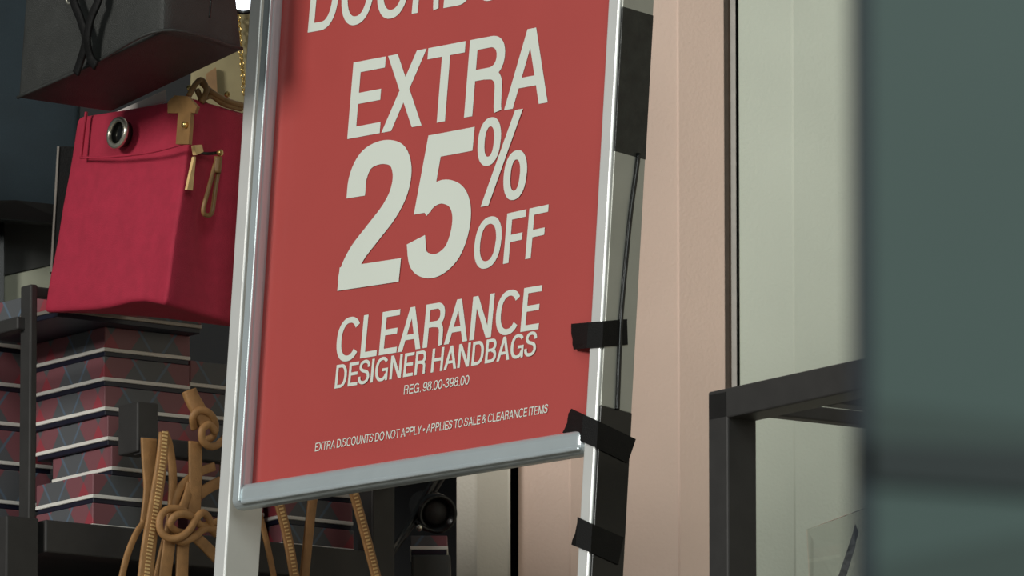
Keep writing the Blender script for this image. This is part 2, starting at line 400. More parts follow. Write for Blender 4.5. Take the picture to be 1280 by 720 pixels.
    if ch == '%': return A(.20, .705, .20, .265, 0, 360, s*.88, h*.8)+A(.70, .285, .20, .27, 0, 360, s*.88, h*.8)+[[(.135, 0), (.135+s*1.0, 0), (.755, 1), (.755-s*1.0, 1)]], .90, 0, 0
    if ch == '.': return R(0, 0, s, s), s, .06, .05
    if ch == '-': return R(0, .32, .28, .32+h), .28, .04, .04
    if ch == '\u2022': return A(.16, .42, .16, .17, 0, 360, .159, .169), .32, .05, .05
    if ch == '&': return S([(.70, .02), (.45, .36), (.20, .70), (.20, .87), (.34, .945), (.46, .85), (.42, .70), (.17, .46), (.08, .26), (.17, .09), (.35, .06), (.54, .20), (.64, .48)], s*.9, h*.9), .72, .03, .03
    return [], .24, 0, 0
def text_mesh(txt, st=.14, bar=.13, track=.0):
    V = []; Fc = []; x = 0
    for ch in txt:
        polys, wd, lb, rb = glyph(ch, st, bar); x += lb; k0 = len(V)
        for p in polys:
            k = len(V); V += [Vector((x+a, b2, (k-k0)*2.5e-6)) for a, b2 in p]; Fc.append(tuple(range(k, k+len(p))))
        x += wd+rb+track
    return V, Fc
CAP = 1.0
def letter_line(s, A, B, hpx, st=.14, bar=.13, shear=0.0, sub=None, track=0.0):
    V, Fc = text_mesh(s, st, bar, track)
    x0 = min(v.x for v in V); x1 = max(v.x for v in (V if sub is None else text_mesh(sub, st, bar, track)[0]))
    a = sl(*A); b_ = sl(*B); top = sl(A[0], A[1]-hpx); h = top.z-a.z
    out = []
    for v in V:
        t = (v.x-x0)/(x1-x0); q = a + (b_-a)*t
        y = v.y/CAP*h
        out.append((q.x + shear*y, .0006+v.z, q.z + y))
    return sp('lettering', out, Fc, 'ink', poster)
letter_line('DOORBUSTER', (385, 41), (589, 4), 82, .15, .13, .04, 'DOORB')
letter_line('EXTRA', (434.5, 174), (685, 128), 94, .15, .145, .03)
letter_line('2', (421.5, 364), (501.5, 352), 177, .185, .165, .06)
letter_line('5', (505, 352.5), (583, 339), 177, .185, .165, .05)
letter_line('%', (592, 260.5), (657, 249.5), 113, .135, .125, .02)
letter_line('OFF', (591, 338.5), (681, 319), 62, .165, .145, .04)
letter_line('CLEARANCE', (419, 453.5), (673.5, 411.5), 53, .155, .135, .05)
letter_line('DESIGNER HANDBAGS', (418.5, 486), (670, 444), 29, .155, .135, .05)
letter_line('REG. 98.00-398.00', (505, 493.5), (586.5, 480.5), 11.5, .12, .12, .05)
letter_line('EXTRA DISCOUNTS DO NOT APPLY \u2022 APPLIES TO SALE & CLEARANCE ITEMS', (394, 564.5), (685, 516), 10.5, .12, .12, .06)
# black tape wrapped from the poster edge round the right post
def tape(quad, split):
    # quad: front-left-top, right-top, right-bottom, left-bottom pixels; split: (top, bottom) pixels on the post's edge
    lt, rt, rb, lb = quad; st, sb = split
    V = []; n = 5; xe = postRx1-.020
    for i in range(n+1):           # ragged left edge, stuck to the poster
        t = i/n; px = lt[0]*(1-t)+lb[0]*t + (random.uniform(-1.5, 1.5) if 0 < i < n else 0); py = lt[1]*(1-t)+lb[1]*t
        V.append(sl(px, py, .004))
    m1 = []
    for i in range(n+1):
        t = i/n; p = sl(st[0]*(1-t)+sb[0]*t, st[1]*(1-t)+sb[1]*t, WR+.0012); p.x = postRx1+.0040; m1.append(p)
    m0 = []
    for i in range(n+1):
        p = V[i].lerp(m1[i], .5); p.x = xe; p.y = WR+.0012
        # keep the strip straight: height on the line from the left end to the post's edge
        q0 = sl(lt[0]*(1-i/n)+lb[0]*i/n, lt[1]*(1-i/n)+lb[1]*i/n, WR+.0012); tt = (xe-q0.x)/(m1[i].x-q0.x)
        p.z = q0.z+(m1[i].z-q0.z)*tt; m0.append(p)
    e = []
    for i in range(n+1):
        t = i/n; p = SI @ hit(rt[0]*(1-t)+rb[0]*t, rt[1]*(1-t)+rb[1]*t, S0 + r_*(postRx1+.0040), r_); e.append(p)
    rows = [V, m0, m1, e]; nor = [Vector((0, 1, 0)), Vector((0, 1, 0)), Vector((.7, .7, 0)), Vector((1, 0, 0))]
    vs = []; fs = []
    for rw, nn in zip(rows, nor): vs += rw
    k = len(vs)
    for rw, nn in zip(rows, nor): vs += [p + nn*.0012 for p in rw]
    R = n+1
    for a in range(3):
        for i in range(n):
            q = (a*R+i, a*R+i+1, (a+1)*R+i+1, (a+1)*R+i); fs.append(q); fs.append(tuple(j+k for j in q[::-1]))
    loop = list(range(0, R)) + [2*R-1, 3*R-1] + list(range(4*R-1, 3*R-1, -1)) + [2*R, R]
    for i in range(len(loop)):
        a, b_ = loop[i], loop[(i+1) % len(loop)]; fs.append((a, b_, b_+k, a+k))
    sp('tape_strip', vs, fs, 'tape')
tape(((715, 405), (783, 399), (784, 431), (718, 437)), ((752, 402), (751, 434)))
tape(((715, 511), (794, 549), (784, 579), (704, 541)), ((747, 526.5), (745, 560.5)))
tape(((726, 648), (779, 672), (772, 706), (715, 681)), ((741, 655), (738, 691)))

# ------------------------------------------------------------------ store grid axes
GA = math.radians(55)
a_ = Vector((math.cos(GA), -math.sin(GA), 0)); b_x = Vector((math.sin(GA), math.cos(GA), 0)); up = Vector((0, 0, 1))
def grid_mtx(o): return Matrix(((a_.x, b_x.x, 0, o.x), (a_.y, b_x.y, 0, o.y), (0, 0, 1, o.z), (0, 0, 0, 1)))

# ------------------------------------------------------------------ plaid box display rack
RO = at(34, 650, 11.50); ZS = RO.z                     # near corner of the shelf, shelf top height
RM = grid_mtx(Vector((RO.x, RO.y, 0))); RI = RM.inverted()
rack = thing('display_rack', 'black steel shelf rack carrying stacks of plaid gift boxes', 'rack', mtx=RM)
T = .034
Lb = (at(470, 700, 11.8)-RO).x/b_x.x                    # length along b
La = .50
def rl(px, py, xloc):     # pixel to rack coordinates on the plane x = xloc
    p0 = RM @ Vector((xloc, 0, 0)); return RI @ hit(px, py, p0, a_)
def ry(px, py, yloc):
    p0 = RM @ Vector((0, yloc, 0)); return RI @ hit(px, py, p0, b_x)
zt = ry(36, 357, 0).z
box('post', (-.012, .014, -.038, .008, .001, ZS+.001), 'black', rack)
for x, y, z1 in ((-La, 0, 2.6), (-La, Lb, 2.6), (0, Lb, zt+.01)):
    box('post', (x-T/2, x+T/2, y-T/2, y+T/2, .001, z1), 'black', rack)
box('beam', (-T/2, T/2, T/2-.001, Lb-T/2+.001, ZS-.040, ZS), 'black', rack)
box('beam', (-La-T/2, -La+T/2, T/2-.001, Lb-T/2+.001, ZS-.040, ZS), 'black', rack)
box('beam', (-La+T/2-.001, -T/2+.001, -T/2, T/2, ZS-.040, ZS), 'black', rack)
box('beam', (-La+T/2-.001, -T/2+.001, Lb-T/2, Lb+T/2, ZS-.040, ZS), 'black', rack)
box('shelf_board', (-La+T/2-.002, -T/2+.002, T/2-.002, Lb-T/2+.002, ZS-.030, ZS-.004), 'black', rack, .001)
ZL = ZS-.16
box('shelf_board', (-La+.01, 0, 0, Lb, ZL-.03, ZL), 'greybox', rack, .001)
# guard frame standing on the shelf
box('guard_post', (-.013, .011, -.0045, .0055, ZS-.001, zt), 'black', rack)
box('guard_rail', (-.012, .0, .004, Lb, zt-.013, zt), 'black', rack)
zb = ry(12, 400, -.008).z
box('guard_rail', (-La, -.002, -.015, .003, zb-.016, zb), 'black', rack)
# hanging rail in front of the boxes with a blunt square end
hr0 = rl(172, 534, .05)
hy0 = rl(172, 534, .05).y
box('hang_rail', (.04, .06, hy0, Lb+.0, hr0.z-.034, hr0.z-.012), 'black', rack)
box('rail_end', (.012, .056, hy0-.004, hy0+.026, hr0.z-.031, hr0.z+.031), 'black', rack)
box('rail_bracket', (.0, .06, Lb-.02, Lb+.012, hr0.z-.034, hr0.z-.012), 'black', rack)
zr = ZS+.16
# ------------------------------------------------------------------ plaid boxes
BH = .0366
protos = {}
def gift_box(label, xmax, ymin, z, wa=.165, wb_=.125, h=BH, rot=0, edge='white'):
    M_ = RM @ Matrix.Translation((xmax, ymin, z)) @ Matrix.Rotation(math.radians(rot), 4, 'Z')
    key = (wa, wb_, h)
    root = bpy.data.objects.new('gift_box', None); C.objects.link(root); root.empty_display_size = .03
    root.matrix_world = M_; WM[root] = M_; tag(root, label, 'box', 'plaid gift boxes on the rack')
    if key not in protos:
        P = [box('box_body', (-wa+.001, -.001, .001, wb_-.001, .0, .0065), 'navytrim', root, .0008, 1),
             box('white_edge', (-wa-.0008, .0008, -.0008, wb_+.0008, .0062, .0108), edge, root, .0006, 1),
             box('box_lid', (-wa, 0, 0, wb_, .0106, h), 'plaid', root, .0012, 2)]
        protos[key] = P
    else:
        for s in protos[key]:
            c = s.copy(); C.objects.link(c); c.parent = root
    return root
SX = -.045                                              # boxes set back from the shelf edge
ORD = ['bottom', 'second', 'third', 'fourth', 'fifth', 'sixth', 'seventh', 'eighth']
y1 = rl(132, 470, SX).y
ncorner = [(117, 0), (140, 0), (135, 0), (131, 0), (130, 0), (130, 0)]
# corner stack beside the guard post, counted from the shelf
for i, (px, rr) in enumerate([(117, .13), (117, .13), (140, .135), (135, .165), (131, .165), (130, .165), (130, .165)]):
    yy = rl(px, 500, SX).y
    gift_box('plaid gift box with white edge in the tallest stack, %s up from the shelf' % ORD[i] if i else 'plaid gift box with white edge at the bottom of the tallest stack', SX, yy, ZS+.0005+i*BH, rr)
i = 7
gift_box('large plaid gift box capping the tallest stack, right under the red tote', SX+.030, rl(132, 500, SX).y-.09, ZS+.0005+7*BH, .195, .215, .034, 2, 'steel')
# stack behind the knotted straps
yy = rl(233, 500, SX-.03).y
for i in range(6):
    gift_box('plaid gift box in the stack behind the upper knot, %s from the shelf' % ORD[i], SX-.025, yy+.002*(i % 2), ZS+.0005+i*.0385, .16, .110, .0385)
# stack to the other side of the guard post (taller boxes)
x0 = SX-.165-.012
for i in range(5):
    gift_box('taller plaid gift box stacked behind the side guard rail, %s from the shelf' % ORD[i], x0, .025+.004*(i % 2), ZS+.0005+i*.049, .20, .15, .049)
gift_box('plaid gift box at the top of the stack behind the side guard rail', x0, .03, ZS+.0005+5*.049, .20, .15, .034)
# boxes seen below the sign, behind the hanging straps
yy = rl(352, 660, SX).y
for i in range(3):
    gift_box('plaid gift box in the low stack near the spotlight, %s from the shelf' % ORD[i], SX, yy-.002*i, ZS+.0005+i*.034, .165, .108, .034)
# lower shelf boxes
for k, (px, yy) in enumerate(((80, .05), (200, .19), (330, .34))):
    gift_box('plaid gift box on the lower shelf of the rack, %s from the corner post' % ['first', 'second', 'third'][k], -.05, yy, ZL+.0005, .16, .125, .06)

# ------------------------------------------------------------------ tan straps on the hanging rail
def pw(px, py, off=0.0):   # pixel on the vertical plane of the hanging rail's outer side, off metres in front
    return hit(px, py, RM @ Vector((.068+off, 0, 0)), a_)
FN = a_ + Vector((0, 0, -.15))
def band(pts, wpx, t=.004, offs=0.0, name='strap', m='tan', parent=None):
    path = smoothpath([pw(p[0], p[1], (p[2] if len(p) > 2 else 0)+offs) for p in pts], 7)
    if isinstance(wpx, tuple): wf = lambda s: (wpx[0]+(wpx[1]-wpx[0])*s)/1040/.82
    else: wf = lambda s: wpx/1040/.86
    v, f = sweep(path, wf, t, FN, flat=True); return mesh_obj(name, v, f, m, parent, True), path
def cordm(pts, dpx, name='strap', m='tan', parent=None, pl_=None):
    P = pl_ or pw
    path = smoothpath([P(p[0], p[1], p[2] if len(p) > 2 else 0) for p in pts], 7)
    v, f = sweep(path, dpx/1040, dpx/1040*.8, FN); return mesh_obj(name, v, f, m, parent, True)
def stitches(path, wv, step, parent, t=.004):
    V = []; Fc = []; acc = 0
    fn = FN.normalized()
    for i in range(1, len(path)):
        seg = path[i]-path[i-1]; L = seg.length; d = seg.normalized(); s = d.cross(fn).normalized(); f = s.cross(d).normalized()
        if f.dot(fn) < 0: f = -f
        while acc < L:
            p = path[i-1]+d*acc + f*(t/2)
            k = len(V)
            for du, dv, dw in ((-1, -1, -1), (1, -1, -1), (1, 1, -1), (-1, 1, -1), (-1, -1, 1), (1, -1, 1), (1, 1, 1), (-1, 1, 1)):
                V.append(p + d*du*.0011 + s*dv*wv + f*dw*.0008)
            Fc += [tuple(k+j for j in q) for q in BOXF]; acc += step
        acc -= L
    return mesh_obj('stitching', V, Fc, 'stitch', parent)
so = lambda e, lab: tag(e, lab, 'strap', 'tan leather straps on the hanging rail')
e = thing('leather_strap', '', 'strap', pw(205, 800)); so(e, 'stitched tan leather strap doubled over the rail beside the square rail end')
s1, path = band([(205, 541, .012), (202, 575, .012), (197, 610, .012), (191, 650, .013), (185, 690, .013), (178, 760, .013), (172, 820, .013)], (11, 20), .005, parent=e, name='front_band')
stitches(path, .0035, .0045, s1, .005)
band([(206, 541, .011), (212, 560, .004), (216, 600, .0), (213, 650, .0), (202, 700, .003), (190, 760, .006), (182, 820, .006)], (8, 12), .004, parent=e, name='back_band')
e = thing('leather_strap', '', 'strap', pw(185, 800, .002)); so(e, 'plain tan strap passing behind the stitched strap, ending in a thin loop')
band([(186, 548, 0.001), (186, 575, .001), (187, 610, .001), (183, 640, .001), (179, 660, .002)], (19, 9), .004, parent=e, name='upper_band')
band([(181, 652, .003), (172, 664, .003), (163, 683, .004), (156, 705, .004), (150, 735, .004), (147, 770, .004)], 7, .004, parent=e, name='thin_loop')
# upper knot
e = thing('knotted_strap', '', 'strap', pw(250, 640, .004)); tag(e, 'tan leather strap tied in the upper knot over the rail', 'strap', 'tan leather straps on the hanging rail')
band([(236, 488, .012), (241, 500, .014), (250, 516, .016), (258, 530, .016)], (15, 17), .010, parent=e, name='knot_tongue')
cordm([(243, 536, .010), (241, 522, .018), (249, 513, .022), (262, 517, .022), (269, 530, .018), (266, 545, .012), (256, 551, .010)], 10, parent=e, name='knot_loop')
cordm([(270, 541, .024), (262, 531, .026), (253, 537, .026), (253, 550, .024), (262, 558, .022), (272, 556, .018), (280, 548, .01)], 10, parent=e, name='knot_loop')
band([(244, 552, .012), (244, 576, .012), (244, 605, .012), (242, 645, .010)], (16, 15), .004, parent=e, name='hanging_band')
band([(268, 583, .008), (252, 589, .009), (232, 602, .009), (222, 618, .008), (218, 640, .006)], (9, 8), .004, parent=e, name='slack_loop')
band([(276, 602, .006), (262, 609, .006), (249, 618, .006)], 12, .004, parent=e, name='side_band')
# lower knot
e = thing('knotted_strap', '', 'strap', pw(235, 800, .01)); tag(e, 'tan leather strap tied in the lower knot, two tails hanging', 'strap', 'tan leather straps on the hanging rail')
cordm([(240, 646, .020), (226, 637, .024), (209, 637, .024), (200, 648, .024), (201, 664, .024), (212, 673, .026), (226, 671, .030), (237, 662, .032), (244, 650, .032), (253, 641, .030), (261, 648, .026), (264, 660, .02), (270, 668, .016)], 10, parent=e, name='knot_loop')
cordm([(232, 667, .018), (220, 664, .022), (213, 655, .028), (219, 645, .032), (231, 643, .032), (242, 648, .028), (252, 657, .024), (263, 655, .018), (275, 652, .012)], 10, parent=e, name='knot_loop')
cordm([(214, 672, .02), (228, 677, .024), (243, 671, .028), (256, 661, .024), (272, 662, .018)], 10, parent=e, name='knot_loop')
band([(212, 672, .016), (210, 690, .014), (206, 720, .012), (203, 770, .012), (200, 820, .012)], (14, 16), .004, parent=e, name='tail')
band([(229, 674, .016), (228, 690, .014), (227, 720, .012), (226, 770, .012), (226, 820, .012)], (14, 15), .004, parent=e, name='tail')
band([(240, 668, .022), (252, 678, .018), (264, 690, .014), (278, 704, .01)], (11, 13), .004, parent=e, name='tail')
band([(226, 640, .014), (234, 620, .012), (238, 604, .011)], 10, .004, parent=e, name='neck')
# straps seen below the poster
for pts, wpx, st, lab in (
    ([(300, 572), (312, 610), (326, 648), (342, 720), (352, 790)], 6, False, 'thin tan strap hanging nearest the grey inner face of the sign post'),
    ([(334, 574), (342, 605), (350, 634), (359, 670), (368, 720), (380, 790)], 11, True, 'wide tan strap slanting down to cross the plain one below the poster'),
    ([(398, 580), (394, 605), (390, 630), (385, 675), (380.5, 720), (374, 790)], 11, False, 'plain tan strap slanting the opposite way below the poster'),
    ([(430, 584), (437, 602), (443, 619), (457, 670), (470, 720), (488, 790)], 11, True, 'pale stitched tan strap hanging beside the black rack post below the poster')):
    e = thing('leather_strap', '', 'strap', pw(pts[-1][0], pts[-1][1], .003)); so(e, lab)
    off = .004 if not st else .009
    s, path = band(pts, wpx, .0045, off, parent=e, name='band')
    if st: stitches(path, .0028, .0045, s, .0045)
    # small loop over the rail
    top = pw(pts[0][0], pts[0][1], off)
    p0 = top; p1 = top + up*.018 - a_*(.012+off); p2 = top - a_*(.03+off+.004) + up*.004
    v, f = sweep(smoothpath([p0, p0+up*.012, p1, p2, p2-up*.03], 6), wpx/1040/.86, .004, FN, flat=True)
    mesh_obj('loop', v, f, 'tan', e, True)

# ------------------------------------------------------------------ handbags
# black handbag seen from below (top left)
Y0 = 11.08
bl = [at(22, 124, Y0+.235), at(203, 40, Y0), at(303, 63, Y0+.07), at(138, 141, Y0+.30)]
tl = [at(40, -120, Y0+.20), at(206, -190, Y0+.01), at(278, -172, Y0+.06), at(130, -110, Y0+.26)]
e = thing('black_handbag', 'black leather handbag hanging with its flat underside showing', 'handbag', (sum((p for p in bl), Vector())/4))
v, f = softbox(bl+tl, 8, (.05, .03), .025); mesh_obj('bag_body', v, f, 'bagblack', e, True)
fnb = (bl[1]-bl[0]).cross(tl[0]-bl[0]).normalized()
if fnb.y > 0: fnb = -fnb
def onb(px, py, o=.004): return hit(px, py, bl[0]+fnb*o, fnb)
def ropew(pts, d, name, m, parent, face=(0, -1, -.17), flat=False, t=None):
    v, f = sweep(smoothpath(pts, 7), d, t or d, face, flat=flat); return mesh_obj(name, v, f, m, parent, True)
ropew([bl[0]+up*.002, (bl[0]+bl[1])/2, bl[1]+up*.002, bl[2]+up*.002], .004, 'piping', 'bagblack', e)
ropew([onb(86, -40, .008), onb(92, 0, .014), onb(101, 25, .014), onb(107, 50, .014), onb(100, 78, .012), onb(95, 92, .012)], .012, 'tie_strap', 'tape', e, fnb, True, .004)
ropew([onb(132, -40, .008), onb(123, 0, .016), onb(114, 22, .018), onb(109, 48, .018), onb(113, 72, .012), onb(120, 82, .012)], .012, 'tie_strap', 'tape', e, fnb, True, .004)
for px in (87, 124):
    v, f = torus(onb(px, -2, .014), fnb, .006, .0016); mesh_obj('metal_ring', v, f, 'silver', e, True)
ropew([onb(264, 0, -.03), onb(262, 22, -.03)], .003, 'side_seam', 'gloss', e)
# handle loop above the frame
tm = (tl[0]+tl[1])/2
ropew([tl[0].lerp(tl[1], .25)-up*.02, tl[0].lerp(tl[1], .3)+up*.08, tm+up*.12, tl[0].lerp(tl[1], .7)+up*.08, tl[0].lerp(tl[1], .75)-up*.02], .014, 'handle', 'bagblack', e)

# crimson tote
Y1 = 11.28
bl = [at(54, 391, Y1+.22), at(204, 382, Y1), at(312, 412, Y1+.11), at(165, 392, Y1+.33)]
tl = [at(97, 147, Y1+.19), at(243, 122, Y1+.0), at(318, 144, Y1+.085), at(168, 152, Y1+.27)]
e = thing('red_tote', 'crimson canvas tote bag with tan leather tabs on top of the boxes', 'handbag', sum((p for p in bl), Vector())/4)
def sag(x, y, z):
    if z < -.6: z += .07*math.exp(-((x-.55)/.35)**2)*(1-y)/2
    if y < -.5: y += .10*math.exp(-((x-.75)/.25)**2)*(1-z)/2        # fold towards the gusset
    y += .02*math.sin(4*x+5*z)*math.sin(3*z-2*x+1)
    if x > .8: x -= .16*math.exp(-((y)/.4)**2)*(1-abs(z))
    return x, y, z
v, f = softbox(bl+tl, 10, (.05, 0), .03, sag); body = mesh_obj('bag_body', v, f, 'bagred', e, True)
fnb = (bl[1]-bl[0]).cross(tl[0]-bl[0]).normalized()
if fnb.y > 0: fnb = -fnb
fs = (bl[2]-bl[1]).cross(tl[1]-bl[1]).normalized()
if fs.y > 0: fs = -fs
def onf(px, py, o=.006): return hit(px, py, bl[0]+fnb*o, fnb)
def ons(px, py, o=.004): return hit(px, py, bl[1]+fs*o, fs)
c = onf(147, 166, .014)
v, f = torus(c, fnb, .0165, .0035, sx=1.1); g = mesh_obj('grommet', v, f, 'silver', e, True)
v, f = lathe([(.001, -.012), (.0155, -.012), (.0155, -.002), (.001, -.001)], c, fnb); mesh_obj('grommet_eye', v, f, 'gloss', g, True)
# piped seam at the side of the front face
ropew([onf(108, 140, .008), onf(104, 170, .010), onf(101, 198, .010)], .004, 'seam', 'bagred', e)
ropew([onf(100, 197, .010), onf(140, 196, .012), onf(190, 190, .012), onf(236, 178, .006)], .003, 'seam', 'bagred', e)
# leather tab with rivet folded over the top near corner
prism('leather_tab', [onf(x, y, .012) for x, y in ((213, 128), (222, 120), (238, 121), (250, 134), (247, 142), (213, 142))], fnb*.004, 'brown', e)
t2 = prism('tab_strap', [onf(x, y, .012) for x, y in ((227, 141), (243, 141), (240, 181), (224, 181))], fnb*.005, 'brown', e)
v, f = lathe([(.0006, .009), (.0035, .0085), (.004, .006), (.004, .0)], onf(236, 157, .014), fnb); mesh_obj('rivet', v, f, 'gold', t2, True)
prism('zip_end', [ons(x, y, .012) for x, y in ((239, 182), (248, 181), (250, 190), (241, 194))], fs*.006, 'stitch', e)
prism('zip_tape', [ons(x, y, .010) for x, y in ((240, 196), (242, 196), (238, 238), (231, 237))], fs*.004, 'stitch', e)
ropew([ons(248, 191, .004), ons(260, 192, .004), ons(272, 191, .006)], .004, 'zip', 'gloss', e)
# looped zip pull
pull = ropew([ons(269, 205, .012), ons(261, 235, .014), ons(254, 262, .014), ons(258, 269, .014), ons(265, 265, .014), ons(269, 238, .014), ons(274, 208, .012)], .0055, 'zip_pull', 'brown', e, fs)
ropew([ons(271, 216, .014), ons(273, 196, .014)], .010, 'pull_head', 'brown', pull, fs)
v, f = lathe([(.001, -.003), (.004, -.002), (.004, .002), (.001, .003)], ons(275, 191, .012), fs); mesh_obj('pull_ring', v, f, 'gold', pull, True)
# white paper tag sticking out of the opening
prism('paper_tag', [at(140, 142, Y1+.16), at(207, 112, Y1+.08), at(208, 126, Y1+.08), at(146, 156, Y1+.16)], (0, .003, 0), 'white', e)
# leather ties on top of the tote
for k, pts in enumerate(([(236, 120), (244, 106), (252, 100), (258, 112), (252, 128)], [(252, 104), (266, 116), (284, 126), (304, 132)], [(250, 126), (264, 120), (280, 130), (302, 136)], [(246, 112), (256, 130), (266, 136)])):
    ropew([at(x, y, Y1-.005+.0009*(x-236)+.004*k) for x, y in pts], .007, 'leather_tie', 'brown', e)
for x, y in ((237, 110), (284, 118)):
    v, f = lathe([(.0006, -.004), (.0035, -.002), (.0035, .002), (.0006, .004)], at(x, y, Y1+.01), (0, -1, 0)); mesh_obj('metal_bead', v, f, 'gold', e, True)

# beige bag with a gold chain behind
Yb = 11.95
bl = [at(236, 150, Yb), at(330, 142, Yb), at(330, 150, Yb+.1), at(236, 160, Yb+.1)]
tl = [at(244, -40, Yb), at(326, -50, Yb), at(326, -45, Yb+.08), at(244, -40, Yb+.08)]
e = thing('beige_bag', 'beige canvas bag with a gold chain behind the red tote', 'handbag', sum((p for p in bl), Vector())/4)
v, f = softbox(bl+tl, 6, (.04, 0), .04); mesh_obj('bag_body', v, f, 'beige', e, True)
V = []; Fc = []
for i in range(16):
    v, f = torus(at(297+ i*.55, 8+i*7.2, Yb-.012), (1, -.4 if i % 2 else .9, 0), .0035, .0011, 10, 5); k = len(V); V += v; Fc += [tuple(j+k for j in q) for q in f]
mesh_obj('gold_chain', V, Fc, 'gold', e, True)
prism('leather_patch', [at(258, 92, Yb-.012), at(270, 84, Yb-.012), at(272, 118, Yb-.012), at(256, 118, Yb-.012)], (0, .008, 0), 'brown', e)

# navy bag on the far left, dark upright, box and board below it
Yn = 12.15
bl = [at(-70, 270, Yn), at(92, 282, Yn), at(95, 268, Yn+.12), at(-60, 262, Yn+.12)]
tl = [at(-50, -60, Yn), at(108, -60, Yn), at(108, -60, Yn+.12), at(-50, -60, Yn+.12)]
e = thing('navy_bag', 'large navy canvas bag behind the black handbag', 'handbag', sum((p for p in bl), Vector())/4)
v, f = softbox(bl+tl, 8, (.06, 0), .04); mesh_obj('bag_body', v, f, 'bagnavy', e, True)
prism('base_panel', [at(-68, 252, Yn-.012), at(20, 250, Yn-.016), at(92, 258, Yn-.012), at(92, 280, Yn-.006), at(20, 276, Yn-.010), at(-68, 270, Yn-.006)], (0, .02, 0), 'gloss', e)
# wall fixture holding the side shelf
Yf = 12.05
zq = lambda px, Y: [at(px, 183, Y), at(px-10, 420, Y)]
prism('back_upright', [at(73, 183, Yf), at(98, 183, Yf), at(90, 420, Yf), at(64, 420, Yf)], (0, .02, 0), 'tape', rack)
prism('edge_strip', [at(71.5, 183, Yf-.002), at(74, 183, Yf-.002), at(65, 340, Yf-.002), at(62.5, 340, Yf-.002)], (0, .012, 0), 'steel', rack)
x0 = at(78, 420, Yf)
mesh_obj('back_upright', boxv(x0.x-.010, x0.x+.010, Yf+.002, Yf+.018, ZS-.01, x0.z+.01), BOXF, 'tape', rack)
Ys = 12.25
z0 = at(0, 348, Ys).z
q = thing('side_shelf', 'pale grey shelf board on a black post beyond the guard rail', 'shelf', (at(2, 348, Ys).x, Ys, 0))
brd = [at(-60, 362, Ys+.10), at(4, 346, Ys), at(64, 332, Ys-.10), at(70, 352, Ys+.14), at(6, 372, Ys+.24)]
prism('board', [at(-40, 356, Ys), at(70, 331, Ys), at(70, 368, Ys), at(-40, 384, Ys)], (.02, .20, 0), 'paleboard', q)
prism('post', [at(-8, 270, Ys-.02), at(5, 270, Ys-.02), at(5, 400, Ys-.02), at(-8, 400, Ys-.02)], (0, .018, 0), 'gloss', q)
xx = at(-1, 400, Ys-.02)
mesh_obj('leg', boxv(xx.x-.006, xx.x+.006, Ys-.02, Ys-.002, .001, xx.z+.01), BOXF, 'gloss', q)
e = prism('storage_box', [at(-36, 353, Ys+.01), at(66, 330.5, Ys+.01), at(66, 268, Ys+.01), at(-36, 276, Ys+.01)], (.01, .16, 0), 'greybox')
tag(e, 'plain dark grey box standing on the pale shelf board', 'box')

# ------------------------------------------------------------------ black spotlight behind the rack end
Yl = 12.0
pe = RM @ Vector((0, Lb, 0)); ps = Vector((pe.x, pe.y, at(470, 704, pe.y).z))
e = thing('spotlight', 'black clip-on spotlight on a rod clamped to the rack post', 'lamp', ps)
hd = (at(560, 650, Yl-.05)-at(532, 632, Yl+.06)).normalized(); hc = at(540, 638, Yl)
v, f = lathe([(.010, -.055), (.018, -.05), (.020, -.015), (.024, .0), (.025, .032), (.021, .032), (.019, .02), (.004, .018)], hc, hd, 24); mesh_obj('lamp_head', v, f, 'gloss', e, True)
v, f = lathe([(.001, .027), (.008, .025), (.013, .022), (.018, .0195)], hc, hd, 24); mesh_obj('lens', v, f, 'black', e, True)
ropew([ps, at(482, 700, Yl-.10), at(512, 655, Yl-.03), at(548, 592, Yl-.01)], .009, 'arm_rod', 'gloss', e)
ropew([at(490, 694, Yl-.08), at(524, 645, Yl-.02), at(560, 588, Yl)], .005, 'arm_rod', 'black', e)
ropew([at(520, 652, Yl-.03), at(530, 660, Yl-.03), at(544, 662, Yl-.01), at(553, 652, Yl)], .007, 'yoke', 'gloss', e)
v, f = lathe([(.001, -.006), (.004, -.004), (.004, .004), (.001, .006)], at(524, 660, Yl-.04), (0, -1, 0)); mesh_obj('clamp_screw', v, f, 'silver', e, True)
# display pedestal with a plaid box on it
p0 = at(514, 693, 11.93); p1 = at(563, 693, 11.93)
e = mesh_obj('pedestal', *bevelled(boxv(p0.x, p1.x, 11.93, 12.06, .001, p0.z), BOXF, .003), 'greybox'); tag(e, 'dark grey pedestal below the black spotlight', 'pedestal')
PB = Matrix.Translation((p1.x-.004, 11.935, p0.z+.0005)); RMs = RM; RM = PB
gift_box('small plaid gift box on the dark grey pedestal', 0, 0, 0, .046, .11, .024)
RM = RMs
# ------------------------------------------------------------------ black garment rack on the right
GO = hit(885, 490, at(885, 490, 10.6), Vector((0, 1, 0)))
GM = grid_mtx(Vector((GO.x, GO.y, 0))); GI = GM.inverted()
e = thing('garment_rack', 'black square-tube garment rack in front of the pale green panel', 'rack', mtx=GM)
W = .040; ZT = GO.z; LA = .60; LB = .55
for x, y in ((0, 0), (LA-W, 0), (0, LB-W), (LA-W, LB-W)):
    box('leg', (x, x+W*.92, y, y+W, .001, ZT-.002), 'black', e)
    box('foot_pad', (x-.008, x+W+.008, y-.008, y+W+.008, .0005, .012), 'gloss', e, .003)
box('top_rail', (0, LA, 0, W, ZT-.034, ZT), 'black', e)
box('top_rail', (0, LA, LB-W, LB, ZT-.034, ZT), 'black', e)
box('top_rail', (0, W*.5, W-.001, LB-W+.001, ZT-.022, ZT-.006), 'black', e)
box('top_rail', (LA-W, LA, W-.001, LB-W+.001, ZT-.034, ZT), 'black', e)
